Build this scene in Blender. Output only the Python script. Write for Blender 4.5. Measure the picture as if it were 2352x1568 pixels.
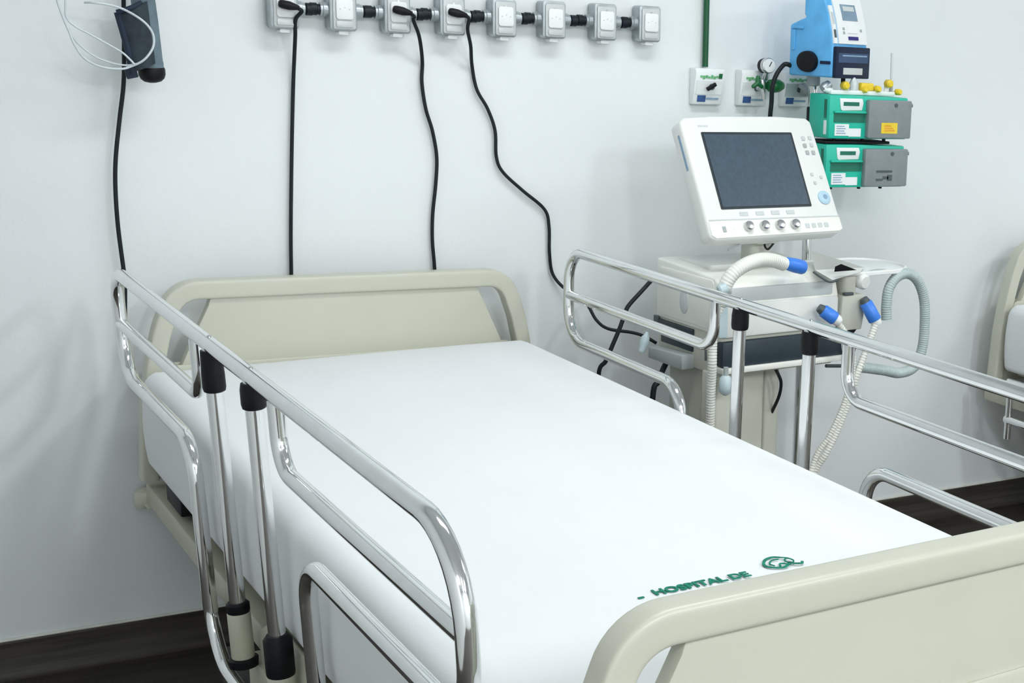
import bpy, bmesh, math, random
from mathutils import Vector, Matrix
random.seed(7)
S = bpy.context.scene
for o in list(bpy.data.objects):
    bpy.data.objects.remove(o, do_unlink=True)
C = S.collection
R = math.radians

# ------------------------------------------------------------------ camera
F, CX, CY = 3290.4, 2006.2, 897.5
CAM = Vector((-0.872, -3.365, 1.444))
MC = (Matrix.Rotation(R(-35.131), 3, 'Z') @ Matrix.Rotation(R(76.576), 3, 'X') @ Matrix.Rotation(R(3.028), 3, 'Z'))
cd = bpy.data.cameras.new('camera')
cd.sensor_fit = 'HORIZONTAL'; cd.sensor_width = 36.0
cd.lens = F / 2352 * 36.0
cd.shift_x = -(CX - 1176) / 2352
cd.shift_y = (CY - 784) / 2352
cd.clip_start = 0.05
cam = bpy.data.objects.new('camera', cd); C.objects.link(cam)
cam.matrix_world = Matrix.Translation(CAM) @ MC.to_4x4()
S.camera = cam

# ------------------------------------------------------------------ world, lamps, exposure
wd = bpy.data.worlds.new('world'); S.world = wd; wd.use_nodes = True
wd.node_tree.nodes['Background'].inputs[0].default_value = (0.9, 0.97, 1.0, 1)
wd.node_tree.nodes['Background'].inputs[1].default_value = 0.3
def area(name, loc, sx, sy, power, col=(0.95, 0.985, 0.995)):
    l = bpy.data.lights.new(name, 'AREA'); l.shape = 'RECTANGLE'; l.size = sx; l.size_y = sy
    l.energy = power; l.color = col
    o = bpy.data.objects.new(name, l); C.objects.link(o); o.location = loc
    return o
area('ceiling_or_fill_lamp', (0.35, -4.9, 2.72), 0.28, 1.2, 34)
area('ceiling_or_fill_lamp', (1.75, -4.9, 2.72), 0.28, 1.2, 37)
area('ceiling_or_fill_lamp', (3.4, -2.4, 2.72), 1.2, 0.6, 20)
area('ceiling_or_fill_lamp', (0.5, -1.2, 2.72), 1.2, 0.35, 11.5)
area('ceiling_or_fill_lamp', (-1.0, -4.4, 2.72), 1.0, 0.6, 12)  # added fill that lifts the dark left side, not a known room fixture
vs = S.view_settings
vs.view_transform = 'Standard'; vs.look = 'None'; vs.gamma = 1.0; vs.use_curve_mapping = False
vs.exposure = 0.9

# ------------------------------------------------------------------ materials
def mat(name, col, rough=0.5, metal=0.0, spec=0.5, noise=0.0, nscale=20.0, bump=0.0, bscale=200.0, trans=0.0, alpha=1.0, emit=None, coat=0.0, sub=0.0):
    m = bpy.data.materials.new(name); m.use_nodes = True
    nt = m.node_tree; b = nt.nodes['Principled BSDF']
    b.inputs['Base Color'].default_value = (*col, 1); b.inputs['Roughness'].default_value = rough
    b.inputs['Metallic'].default_value = metal; b.inputs['Specular IOR Level'].default_value = spec
    b.inputs['Coat Weight'].default_value = coat
    if trans: b.inputs['Transmission Weight'].default_value = trans
    if alpha < 1: b.inputs['Alpha'].default_value = alpha
    tc = None
    if noise or bump:
        tc = nt.nodes.new('ShaderNodeTexCoord')
    if noise:
        n = nt.nodes.new('ShaderNodeTexNoise'); n.inputs['Scale'].default_value = nscale; n.inputs['Detail'].default_value = 5
        r = nt.nodes.new('ShaderNodeValToRGB')
        r.color_ramp.elements[0].position = 0.3; r.color_ramp.elements[1].position = 0.7
        r.color_ramp.elements[0].color = (*[c * (1 - noise) for c in col], 1)
        r.color_ramp.elements[1].color = (*[min(1, c * (1 + noise)) for c in col], 1)
        nt.links.new(tc.outputs['Object'], n.inputs['Vector']); nt.links.new(n.outputs['Fac'], r.inputs[0])
        nt.links.new(r.outputs[0], b.inputs['Base Color'])
    if bump:
        n2 = nt.nodes.new('ShaderNodeTexNoise'); n2.inputs['Scale'].default_value = bscale; n2.inputs['Detail'].default_value = 4
        bp = nt.nodes.new('ShaderNodeBump'); bp.inputs['Strength'].default_value = bump; bp.inputs['Distance'].default_value = 0.002
        nt.links.new(tc.outputs['Object'], n2.inputs['Vector']); nt.links.new(n2.outputs['Fac'], bp.inputs['Height'])
        nt.links.new(bp.outputs[0], b.inputs['Normal'])
    return m
M = {}
M['wall'] = mat('wall_paint', (0.81, 0.843, 0.853), 0.55, noise=0.02, nscale=3, bump=0.25, bscale=60)
M['wall2'] = mat('wall_paint_plain', (0.86, 0.88, 0.88), 0.7, noise=0.02, nscale=3)
M['ceil'] = mat('ceiling_paint', (0.85, 0.87, 0.87), 0.9, noise=0.01, nscale=4)
M['caulk'] = mat('caulk', (0.72, 0.72, 0.66), 0.6, noise=0.08, nscale=30)
M['cream'] = mat('cream_plastic', (0.56, 0.565, 0.475), 0.34, spec=0.45, noise=0.02, nscale=8)
M['cream_metal'] = mat('cream_painted_steel', (0.52, 0.525, 0.42), 0.4, noise=0.05, nscale=14)
M['sheet'] = mat('white_cotton', (0.805, 0.828, 0.84), 0.9, spec=0.15, noise=0.008, nscale=6, bump=0.12, bscale=500)
M['chrome'] = mat('chrome', (0.80, 0.81, 0.81), 0.09, 1.0, noise=0.03, nscale=30)
M['steel'] = mat('brushed_steel', (0.62, 0.63, 0.63), 0.25, 1.0, noise=0.04, nscale=40)
M['black'] = mat('black_rubber', (0.0035, 0.004, 0.006), 0.5, spec=0.25, noise=0.2, nscale=40)
M['cable'] = mat('black_cable', (0.007, 0.011, 0.013), 0.5, spec=0.3, noise=0.15, nscale=30)
M['dark'] = mat('dark_slate_plastic', (0.022, 0.036, 0.05), 0.45, noise=0.1, nscale=25)
M['screen'] = mat('switched_off_screen', (0.055, 0.085, 0.118), 0.34, noise=0.12, nscale=110)
M['bezel'] = mat('screen_border', (0.02, 0.03, 0.04), 0.4, noise=0.1, nscale=20)
M['alu'] = mat('grey_cast_aluminium', (0.40, 0.44, 0.46), 0.38, 0.65, noise=0.12, nscale=50)
M['alu_lt'] = mat('light_grey_plate', (0.56, 0.585, 0.59), 0.4, 0.2, noise=0.04, nscale=40)
M['conduit'] = mat('black_conduit', (0.004, 0.008, 0.014), 0.45, spec=0.3, noise=0.2, nscale=30)
M['offwhite'] = mat('offwhite_plastic', (0.80, 0.815, 0.79), 0.4, noise=0.015, nscale=10)
M['offwhite2'] = mat('warm_white_plastic', (0.86, 0.87, 0.81), 0.4, noise=0.02, nscale=10)
M['beige'] = mat('beige_plastic', (0.55, 0.56, 0.49), 0.45, noise=0.04, nscale=12)
M['grey'] = mat('grey_plastic', (0.40, 0.44, 0.44), 0.45, noise=0.05, nscale=16)
M['ltgrey'] = mat('light_grey_plastic', (0.58, 0.62, 0.62), 0.45, noise=0.04, nscale=16)
M['bluegrey'] = mat('translucent_blue_grey_plastic', (0.52, 0.64, 0.68), 0.35, noise=0.05, nscale=16)
M['hosegrey'] = mat('grey_green_hose', (0.46, 0.545, 0.545), 0.4, noise=0.06, nscale=30)
M['hosewhite'] = mat('ivory_hose', (0.80, 0.81, 0.75), 0.45, noise=0.03, nscale=30)
M['blue'] = mat('blue_connector', (0.05, 0.23, 0.80), 0.35, noise=0.08, nscale=30)
M['pump_blue'] = mat('sky_blue_plastic', (0.11, 0.43, 0.80), 0.4, noise=0.12, nscale=22)
M['navy'] = mat('navy_panel', (0.005, 0.014, 0.045), 0.4, spec=0.3, noise=0.2, nscale=30)
M['navy2'] = mat('navy_stripe', (0.03, 0.07, 0.16), 0.4, noise=0.2, nscale=30)
M['purple'] = mat('dark_violet_key', (0.02, 0.01, 0.18), 0.4, noise=0.1, nscale=30)
M['lcd'] = mat('blue_grey_display', (0.22, 0.32, 0.42), 0.3, noise=0.1, nscale=30)
M['green'] = mat('teal_green_plastic', (0.012, 0.50, 0.36), 0.4, noise=0.05, nscale=20)
M['dkgreen'] = mat('deep_green_recess_plastic', (0.005, 0.16, 0.10), 0.5, noise=0.1, nscale=20)
M['door'] = mat('grey_pump_door', (0.22, 0.25, 0.26), 0.4, noise=0.06, nscale=40)
M['doormark'] = mat('dark_grey_print', (0.07, 0.09, 0.095), 0.5, noise=0.1, nscale=40)
M['yellow'] = mat('yellow_plastic', (0.85, 0.62, 0.03), 0.4, noise=0.06, nscale=30)
M['orange'] = mat('orange_print', (0.75, 0.33, 0.03), 0.5, noise=0.1, nscale=60)
M['pipe'] = mat('dark_green_paint', (0.004, 0.085, 0.03), 0.4, noise=0.08, nscale=20)
M['reggreen'] = mat('green_knob', (0.006, 0.13, 0.035), 0.35, noise=0.1, nscale=30)
M['plate'] = mat('white_plate', (0.84, 0.87, 0.875), 0.35, noise=0.015, nscale=20)
M['lime'] = mat('light_green_print', (0.16, 0.50, 0.22), 0.5, noise=0.2, nscale=90)
M['indigo'] = mat('dark_blue_print', (0.04, 0.10, 0.28), 0.5, noise=0.2, nscale=90)
M['bluepale'] = mat('pale_blue_print', (0.25, 0.38, 0.52), 0.5, noise=0.1, nscale=90)
M['ink'] = mat('green_fabric_ink', (0.0, 0.20, 0.13), 0.8, noise=0.25, nscale=150)
M['paleblue'] = mat('pale_blue_key', (0.45, 0.66, 0.78), 0.4, noise=0.05, nscale=60)
M['clear'] = mat('clear_tube', (0.62, 0.68, 0.71), 0.2, spec=0.6, noise=0.03, nscale=40)
M['cuff'] = mat('slate_fabric', (0.075, 0.10, 0.125), 0.75, noise=0.25, nscale=40, bump=0.3, bscale=400)
M['cuff2'] = mat('blue_grey_fabric', (0.13, 0.19, 0.225), 0.7, noise=0.2, nscale=40, bump=0.3, bscale=400)
M['cuffdark'] = mat('dark_navy_fabric', (0.008, 0.02, 0.045), 0.7, noise=0.2, nscale=40)
M['white'] = mat('white_plastic', (0.86, 0.88, 0.88), 0.35, noise=0.01, nscale=20)
M['tire'] = mat('grey_wheel', (0.08, 0.08, 0.08), 0.6, noise=0.1, nscale=30)

def floor_mat(name, along='X'):
    m = bpy.data.materials.new(name); m.use_nodes = True
    nt = m.node_tree; b = nt.nodes['Principled BSDF']
    tc = nt.nodes.new('ShaderNodeTexCoord'); mp = nt.nodes.new('ShaderNodeMapping')
    mp.inputs['Scale'].default_value = (1.2, 22, 22) if along == 'X' else (22, 1.2, 22)
    n = nt.nodes.new('ShaderNodeTexNoise'); n.inputs['Scale'].default_value = 2.2; n.inputs['Detail'].default_value = 8; n.inputs['Roughness'].default_value = 0.65
    r = nt.nodes.new('ShaderNodeValToRGB')
    r.color_ramp.elements[0].position = 0.3; r.color_ramp.elements[0].color = (0.018, 0.015, 0.012, 1)
    r.color_ramp.elements[1].position = 0.75; r.color_ramp.elements[1].color = (0.07, 0.058, 0.047, 1)
    nt.links.new(tc.outputs['Object'], mp.inputs[0]); nt.links.new(mp.outputs[0], n.inputs['Vector'])
    nt.links.new(n.outputs['Fac'], r.inputs[0]); nt.links.new(r.outputs[0], b.inputs['Base Color'])
    b.inputs['Roughness'].default_value = 0.42; b.inputs['Specular IOR Level'].default_value = 0.4
    bp = nt.nodes.new('ShaderNodeBump'); bp.inputs['Strength'].default_value = 0.15; bp.inputs['Distance'].default_value = 0.001
    nt.links.new(n.outputs['Fac'], bp.inputs['Height']); nt.links.new(bp.outputs[0], b.inputs['Normal'])
    return m
M['floor'] = floor_mat('dark_wood_vinyl')
M['base'] = floor_mat('dark_wood_skirting')

# ------------------------------------------------------------------ helpers
def at(x, y, Y):
    """point of the world plane y = Y that the pixel (x, y) of the 2352 x 1568 frame looks at"""
    d = MC @ Vector(((x - CX) / F, -(y - CY) / F, -1.0))
    t = (Y - CAM.y) / d.y
    return CAM + d * t

def finish(name, bm, m, parent=None, smooth=True, angle=40):
    me = bpy.data.meshes.new(name)
    bmesh.ops.recalc_face_normals(bm, faces=bm.faces[:])
    bm.to_mesh(me); bm.free()
    if smooth:
        for p in me.polygons: p.use_smooth = True
        me.set_sharp_from_angle(angle=R(angle))
    me.materials.append(M[m] if isinstance(m, str) else m)
    o = bpy.data.objects.new(name, me); C.objects.link(o)
    if parent is not None: o.parent = parent
    return o

def box(name, m, p0, p1, parent=None, bev=0.0, seg=2, rot=None, loc=None):
    """box between the corners p0 and p1; rot = 3x3 matrix and loc = origin place it"""
    bm = bmesh.new()
    x0, y0, z0 = [min(a, b) for a, b in zip(p0, p1)]; x1, y1, z1 = [max(a, b) for a, b in zip(p0, p1)]
    v = [bm.verts.new(c) for c in ((x0, y0, z0), (x1, y0, z0), (x1, y1, z0), (x0, y1, z0), (x0, y0, z1), (x1, y0, z1), (x1, y1, z1), (x0, y1, z1))]
    for f in ((0, 3, 2, 1), (4, 5, 6, 7), (0, 1, 5, 4), (1, 2, 6, 5), (2, 3, 7, 6), (3, 0, 4, 7)):
        bm.faces.new([v[i] for i in f])
    if bev: bmesh.ops.bevel(bm, geom=bm.edges[:], offset=bev, segments=seg, affect='EDGES', profile=0.5)
    if rot is not None: bmesh.ops.transform(bm, matrix=rot.to_4x4(), verts=bm.verts[:])
    if loc is not None: bmesh.ops.translate(bm, vec=loc, verts=bm.verts[:])
    return finish(name, bm, m, parent)

def basis(d):
    d = d.normalized()
    a = Vector((0, 0, 1)) if abs(d.z) < 0.9 else Vector((1, 0, 0))
    u = d.cross(a).normalized(); return u, d.cross(u).normalized()

def add_rings(bm, rings, cap=True, closed=False):
    vs_ = [[bm.verts.new(p) for p in r] for r in rings]
    n = len(vs_[0]); k = len(vs_)
    for i in range(k if closed else k - 1):
        a, b = vs_[i], vs_[(i + 1) % k]
        for j in range(n):
            bm.faces.new((a[j], a[(j + 1) % n], b[(j + 1) % n], b[j]))
    if cap and not closed:
        bm.faces.new(vs_[0][::-1]); bm.faces.new(vs_[-1])

def lathe(name, m, p0, p1, prof, parent=None, n=20, angle=40):
    """prof: list of (t along p0->p1 in metres, radius)"""
    p0, p1 = Vector(p0), Vector(p1); d = (p1 - p0).normalized(); u, w = basis(d)
    bm = bmesh.new(); rings = []
    for t, r in prof:
        rings.append([p0 + d * t + (u * math.cos(2 * math.pi * j / n) + w * math.sin(2 * math.pi * j / n)) * r for j in range(n)])
    add_rings(bm, rings)
    return finish(name, bm, m, parent, angle=angle)

def cyl(name, m, p0, p1, r, parent=None, n=20, bev=0.0, r1=None):
    L = (Vector(p1) - Vector(p0)).length; r1 = r if r1 is None else r1
    if bev: prof = [(0, r - bev), (bev * .3, r - bev * .3), (bev, r), (L - bev, r1), (L - bev * .3, r1 - bev * .3), (L, r1 - bev)]
    else: prof = [(0, r), (L, r1)]
    return lathe(name, m, p0, p1, prof, parent, n)

def fillet(pts, rads, seg=7, closed=False):
    out = []; n = len(pts); P = [Vector(p) for p in pts]
    for i in range(n):
        r = rads[i] if isinstance(rads, (list, tuple)) else rads
        if (not closed and i in (0, n - 1)) or r <= 0:
            out.append(P[i]); continue
        a, b, c = P[i - 1], P[i], P[(i + 1) % n]
        d1 = (a - b).normalized(); d2 = (c - b).normalized()
        ang = d1.angle(d2); L = min(r / math.tan(ang / 2), (a - b).length * .499 if r > 0 else 9, (c - b).length * .499)
        rr = L * math.tan(ang / 2)
        s, e = b + d1 * L, b + d2 * L
        ctr = b + (d1 + d2).normalized() * (rr / math.sin(ang / 2))
        va, vb = s - ctr, e - ctr; th = va.angle(vb)
        for k in range(seg + 1):
            t = k / seg
            out.append(ctr + (va * math.sin((1 - t) * th) + vb * math.sin(t * th)) / math.sin(th))
    return out

def spline(pts, per=8):
    P = [Vector(p) for p in pts]; out = []
    for i in range(len(P) - 1):
        a = P[i - 1] if i else P[0] * 2 - P[1]; b, c = P[i], P[i + 1]
        d = P[i + 2] if i + 2 < len(P) else P[-1] * 2 - P[-2]
        for k in range(per):
            t = k / per
            out.append(0.5 * ((2 * b) + (c - a) * t + (2 * a - 5 * b + 4 * c - d) * t * t + (3 * b - a - 3 * c + d) * t ** 3))
    out.append(P[-1]); return out

def sweep(bm, path, sect, closed=False):
    """sect(i, s) -> list of (a, b) offsets in the two normals of the path"""
    n = len(path); T = []
    for i in range(n):
        if closed: t = path[(i + 1) % n] - path[i - 1]
        else: t = path[min(i + 1, n - 1)] - path[max(i - 1, 0)]
        T.append(t.normalized())
    u, w = basis(T[0]); rings = []; s = 0.0
    for i in range(n):
        if i:
            ax = T[i - 1].cross(T[i])
            if ax.length > 1e-7:
                q = Matrix.Rotation(T[i - 1].angle(T[i]), 3, ax.normalized()); u = q @ u
            s += (path[i] - path[i - 1]).length
        u = (u - T[i] * u.dot(T[i])).normalized(); w = T[i].cross(u)
        rings.append([path[i] + u * a + w * b for a, b in sect(i, s)])
    add_rings(bm, rings, closed=closed)

def circ(r, n):
    return [(r * math.cos(2 * math.pi * j / n), r * math.sin(2 * math.pi * j / n)) for j in range(n)]

def tube(name, m, path, r, parent=None, n=12, closed=False):
    bm = bmesh.new(); c = circ(r, n)
    sweep(bm, [Vector(p) for p in path], lambda i, s: c, closed)
    return finish(name, bm, m, parent, angle=60)

def corrugated(name, m, pts, r, parent=None, pitch=0.007, depth=0.0007, n=14):
    base = spline(pts, 24)
    acc = [0]
    for a, b in zip(base, base[1:]): acc.append(acc[-1] + (b - a).length)
    L = acc[-1]; N = max(8, int(L / (pitch / 4))); path = []; j = 0
    for k in range(N + 1):
        s = L * k / N
        while j < len(acc) - 2 and acc[j + 1] < s: j += 1
        t = (s - acc[j]) / max(1e-9, acc[j + 1] - acc[j]); path.append(base[j].lerp(base[j + 1], t))
    bm = bmesh.new()
    sweep(bm, path, lambda i, s: circ(r + depth * math.cos(2 * math.pi * i / 4), n))
    return finish(name, bm, m, parent, angle=80)

def prism(name, m, poly, axis, d0, d1, parent=None, bev=0.0, seg=2, smooth=True):
    """poly in the plane normal to axis: axis 'x' -> (y, z), 'y' -> (x, z), 'z' -> (x, y)"""
    def P(a, b, d): return {'x': (d, a, b), 'y': (a, d, b), 'z': (a, b, d)}[axis]
    bm = bmesh.new()
    v0 = [bm.verts.new(P(a, b, d0)) for a, b in poly]; v1 = [bm.verts.new(P(a, b, d1)) for a, b in poly]
    n = len(poly); bm.faces.new(v0); bm.faces.new(v1[::-1])
    for i in range(n): bm.faces.new((v0[i], v1[i], v1[(i + 1) % n], v0[(i + 1) % n]))
    if bev: 
        bmesh.ops.recalc_face_normals(bm, faces=bm.faces[:])
        es = [e for e in bm.edges if len(e.link_faces) == 2 and e.calc_face_angle(0) > R(35)]
        bmesh.ops.bevel(bm, geom=es, offset=bev, segments=seg, affect='EDGES', profile=0.5)
    return finish(name, bm, m, parent, smooth)

def rrect(x0, y0, x1, y1, r, k=5):
    out = []
    for cx_, cy_, a0 in ((x1 - r, y1 - r, 0), (x0 + r, y1 - r, 90), (x0 + r, y0 + r, 180), (x1 - r, y0 + r, 270)):
        for i in range(k + 1):
            a = R(a0 + 90 * i / k); out.append((cx_ + r * math.cos(a), cy_ + r * math.sin(a)))
    return out

def thing(name, label, cat, loc=(0, 0, 0), rz=0.0, group=None):
    o = bpy.data.objects.new(name, None); C.objects.link(o); o.empty_display_size = 0.05
    o.location = loc; o.rotation_euler = (0, 0, rz)
    return tag(o, label, cat, group)
def tag(o, label, cat, group=None):
    o['label'] = label; o['category'] = cat
    if group: o['group'] = group
    return o
def struct(o, label=None):
    o['kind'] = 'structure'
    if label: o['label'] = label
    return o
def copy_tree(o, parent=None):
    c = o.copy(); C.objects.link(c); c.parent = parent
    for ch in o.children: copy_tree(ch, c)
    return c

# ------------------------------------------------------------------ the room
YW = 0.077
struct(box('wall_back', 'wall', (-1.87, YW, 0), (4.72, YW + 0.12, 2.8)), 'white painted wall behind the beds')
struct(box('wall_left', 'wall2', (-1.87, -6.0, 0), (-1.75, YW, 2.8)), 'white painted side wall')
struct(box('wall_right', 'wall2', (4.6, -6.0, 0), (4.72, YW, 2.8)), 'white painted side wall')
struct(box('wall_front', 'wall2', (-1.87, -6.12, 0), (4.72, -6.0, 2.8)), 'white painted wall behind the viewer')
struct(box('ceiling', 'ceil', (-1.87, -6.12, 2.8), (4.72, YW + .12, 2.9)), 'white ceiling')
struct(box('floor', 'floor', (-1.87, -6.12, -0.1), (4.72, YW + .12, 0)), 'dark wood-look vinyl floor')
bb = struct(prism('baseboard_back', 'base', [(YW, 0.0), (YW - 0.016, 0.0), (YW - 0.016, 0.012), (YW - 0.012, 0.018), (YW - 0.012, 0.086), (YW - 0.009, 0.089), (YW, 0.089)], 'x', -1.75, 4.6), 'dark wood-look skirting board along the white wall')
tube('sealant_line', 'caulk', [Vector((x * .2, YW - .004, .0905 + .0007 * math.sin(x * 1.7))) for x in range(-8, 24)], 0.0035, bb, 8)

# ------------------------------------------------------------------ hospital bed
BY = R(2.607)
def lp(u, v, z): return Vector((u, -v, z))
def railpt(side, v, z, lean):
    return lp(side * (0.49 + (z - 0.706) * math.tan(R(lean))), v, z)

def board(name, parent, v, wide=1.0, tilt=0.0, dx=0.0, pw_=1.0):
    """end board standing at v, a little out of true as old beds are"""
    e = bpy.data.objects.new(name, None); C.objects.link(e); e.parent = parent; e.location = (dx, -v, 0); e.rotation_euler = (0, R(tilt), 0); e.scale = (wide, 1, 1)
    zt = 0.8612
    pts = [(-0.437, .45), (-0.430, .60), (-0.416, .70), (-0.401, .77), (-0.368, zt), (0.368, zt), (0.401, .77), (0.416, .70), (0.430, .60), (0.437, .45)]
    path = fillet([Vector((a, 0, b)) for a, b in pts], [0, .3, .3, .3, .062, .062, .3, .3, .3, 0], 8)
    hw, ht, pw = 0.0208, 0.0215, 6.5
    sec = []
    for j in range(32):
        t = 2 * math.pi * (j + .5) / 32; c, s = math.cos(t), math.sin(t)
        sec.append((math.copysign(abs(c) ** (2 / pw), c), math.copysign(abs(s) ** (2 / pw), s)))
    bm = bmesh.new(); rings = []
    n = len(path)
    for i in range(n):
        T = (path[min(i + 1, n - 1)] - path[max(i - 1, 0)]).normalized()
        u = Vector((T.z, 0, -T.x)); w = Vector((0, 1, 0))
        k = hw * (.86 + .14 * abs(T.x))          # the side arms are slimmer than the top bar
        rings.append([path[i] + u * a * k + w * b * ht for a, b in sec])
    add_rings(bm, rings)
    finish('rim', bm, 'cream', e, angle=75)
    half = [(0.0, .86), (.296, .86), (.306, .825), (.325, .785), (.352, .725), (.378, .665), (.392, .635), (.402, .628), (.43, .62), (.437, .45), (0.0, .45)]
    poly = half[:-1] + [(-a, b) for a, b in half[1:-1]][::-1]
    poly = [p for p in half[1:10]] + [(-a, b) for a, b in half[1:10]][::-1]
    poly = [(a * (pw_ if b > .63 else 1), b) for a, b in poly]
    prism('panel', 'cream', poly, 'y', -0.0125, 0.0125, e, bev=.003)
    for s in (-1, 1):
        prism('lower_band', 'cream', rrect(-.40, .46, .40, .700, .02), 'y', s * 0.012, s * 0.018, e, bev=.003)
    return e

def make_rail(parent, side, lean, sl1, sl2):
    rp = lambda v, z: railpt(side, v, z, lean)
    r = 0.0128
    loop = [(0.125, .931), (1.965, .931), (1.965, .712), (1.358, .712), (1.358, .305), (0.69, .305), (0.69, .712), (0.125, .712)]
    path = fillet([rp(*p) for p in loop], [.075, .105, .08, .065, .085, .10, .075, .085], 9, closed=True)
    root = tube('side_rail', 'chrome', path, r, parent, 16, closed=True)
    tube('head_bar', 'chrome', fillet([rp(.127, .821), rp(.812, .821), rp(.812, .921)], [0, .075, 0], 9), r * .92, root, 14)
    tube('foot_bar', 'chrome', fillet([rp(1.281, .921), rp(1.281, .822), rp(1.962, .822)], [0, .08, 0], 9), r * .92, root, 14)
    for v, sl, cup in ((0.911, sl1, .481), (1.158, sl2, .52)):
        cyl('post', 'chrome', rp(v, .47), rp(v, .925), .0128, root, 18)
        lathe('grip_sleeve', 'black', rp(v, sl), rp(v, .922), [(0, .013), (.002, .0165), (.008, .0178), (.03, .0176), (.922 - sl, .0158)], root, 20)
        lathe('screw', 'steel', rp(v, .9435), rp(v, .95), [(0, .0035), (.0015, .0035), (.0025, .002)], root, 10)
        if v < 1:
            lathe('collar', 'black', rp(v, .47), rp(v, .49), [(0, .017), (.004, .0185), (.016, .0185), (.02, .0150)], root, 20)
            lathe('post_socket', 'cream_metal', rp(v, .389), rp(v, .472), [(0, .0178), (.003, .0185), (.08, .0185), (.083, .017)], root, 20)
            lathe('socket_foot', 'black', rp(v, .374), rp(v, .39), [(0, .023), (.013, .024), (.016, .02)], root, 20)
        else:
            lathe('collar', 'black', rp(v, .455), rp(v, .523), [(0, .0205), (.004, .0215), (.06, .0215), (.068, .016)], root, 20)
            lathe('post_socket', 'cream_metal', rp(v, .389), rp(v, .457), [(0, .021), (.003, .0215), (.065, .0215), (.068, .02)], root, 20)
    return root

def make_bed(label, rails=True, bumpers=True):
    bed = thing('hospital_bed', label, 'bed', (0, 0, 0), BY)
    board('headboard', bed, 0.022, 1.0, .8, -.014)
    board('footboard', bed, 2.112, 1.045, pw_=1.03)
    # mattress deck
    for i, (v0, v1) in enumerate(((.06, .78), (.80, 1.12), (1.14, 2.07))):
        box('deck_panel', 'cream_metal', lp(-.385, v0, .474), lp(.385, v1, .496), bed, .004)
    for s in (-1, 1):
        box('deck_rail', 'cream_metal', lp(s * .30, .05, .437), lp(s * .33, 2.08, .474), bed, .003)
        box('frame_rail', 'cream_metal', lp(s * .405, -.02, .387), lp(s * .445, 2.11, .436), bed, .004)
        for v in (.17, 1.45):
            box('hinge', 'black', lp(s * .385, v, .448), lp(s * .440, v + .13, .490), bed, .004)
        # lifting bracket in the middle of each side
        poly = [(-.93, .37), (-1.245, .37), (-1.245, .45), (-1.19, .49), (-1.02, .49), (-.93, .44)]
        prism('bracket_plate', 'cream_metal', poly, 'x', s * .446, s * .452, bed, bev=.002)
        prism('hinge_block', 'cream_metal', [(-.86, .30), (-1.27, .30), (-1.27, .352), (-1.22, .374), (-.86, .374)], 'x', s * .40, s * .456, bed, bev=.003)
        cyl('bolt', 'black', lp(s * .451, 1.045, .408), lp(s * .459, 1.045, .408), .007, bed, 12)
        for v in (-.05, 2.165) if bumpers else ():
            lathe('bumper_wheel', 'cream', lp(s * .440, v, .368), lp(s * .440, v, .412), [(0, .012), (.004, .022), (.012, .026), (.032, .026), (.04, .022), (.044, .012)], bed, 20)
            box('bumper_arm', 'cream_metal', lp(s * .43, v, .382), lp(s * .45, v + (.06 if v < 0 else -.06), .386), bed, .002)
    for v in (.10, .86, 1.30, 1.98):
        box('cross_beam', 'cream_metal', lp(-.40, v, .392), lp(.40, v + .04, .432), bed, .003)
    for s in (-1, 1):
        box('base_beam', 'cream_metal', lp(s * .30, .18, .20), lp(s * .34, 1.96, .25), bed, .004)
        for v in (.22, 1.90):
            leg = box('leg', 'cream_metal', lp(s * .30, v - .025, .13), lp(s * .34, v + .025, .39), bed, .004)
            fk = box('caster_fork', 'steel', lp(s * .305, v - .03, .05), lp(s * .335, v + .03, .13), leg, .004)
            cyl('caster_wheel', 'tire', lp(s * .32 - .035, v, .0565), lp(s * .32 + .035, v, .0565), .056, leg, 24, .008)
    for v in (.22, 1.90):
        box('base_cross_beam', 'cream_metal', lp(-.32, v - .02, .20), lp(.32, v + .02, .25), bed, .004)
    if rails:
        make_rail(bed, -1, 2.6, .853, .882)
        make_rail(bed, 1, 1.0, .879, .878)
    return bed

bed = make_bed('empty bed with raised chrome side rails and cream end boards, in the foreground')

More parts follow.
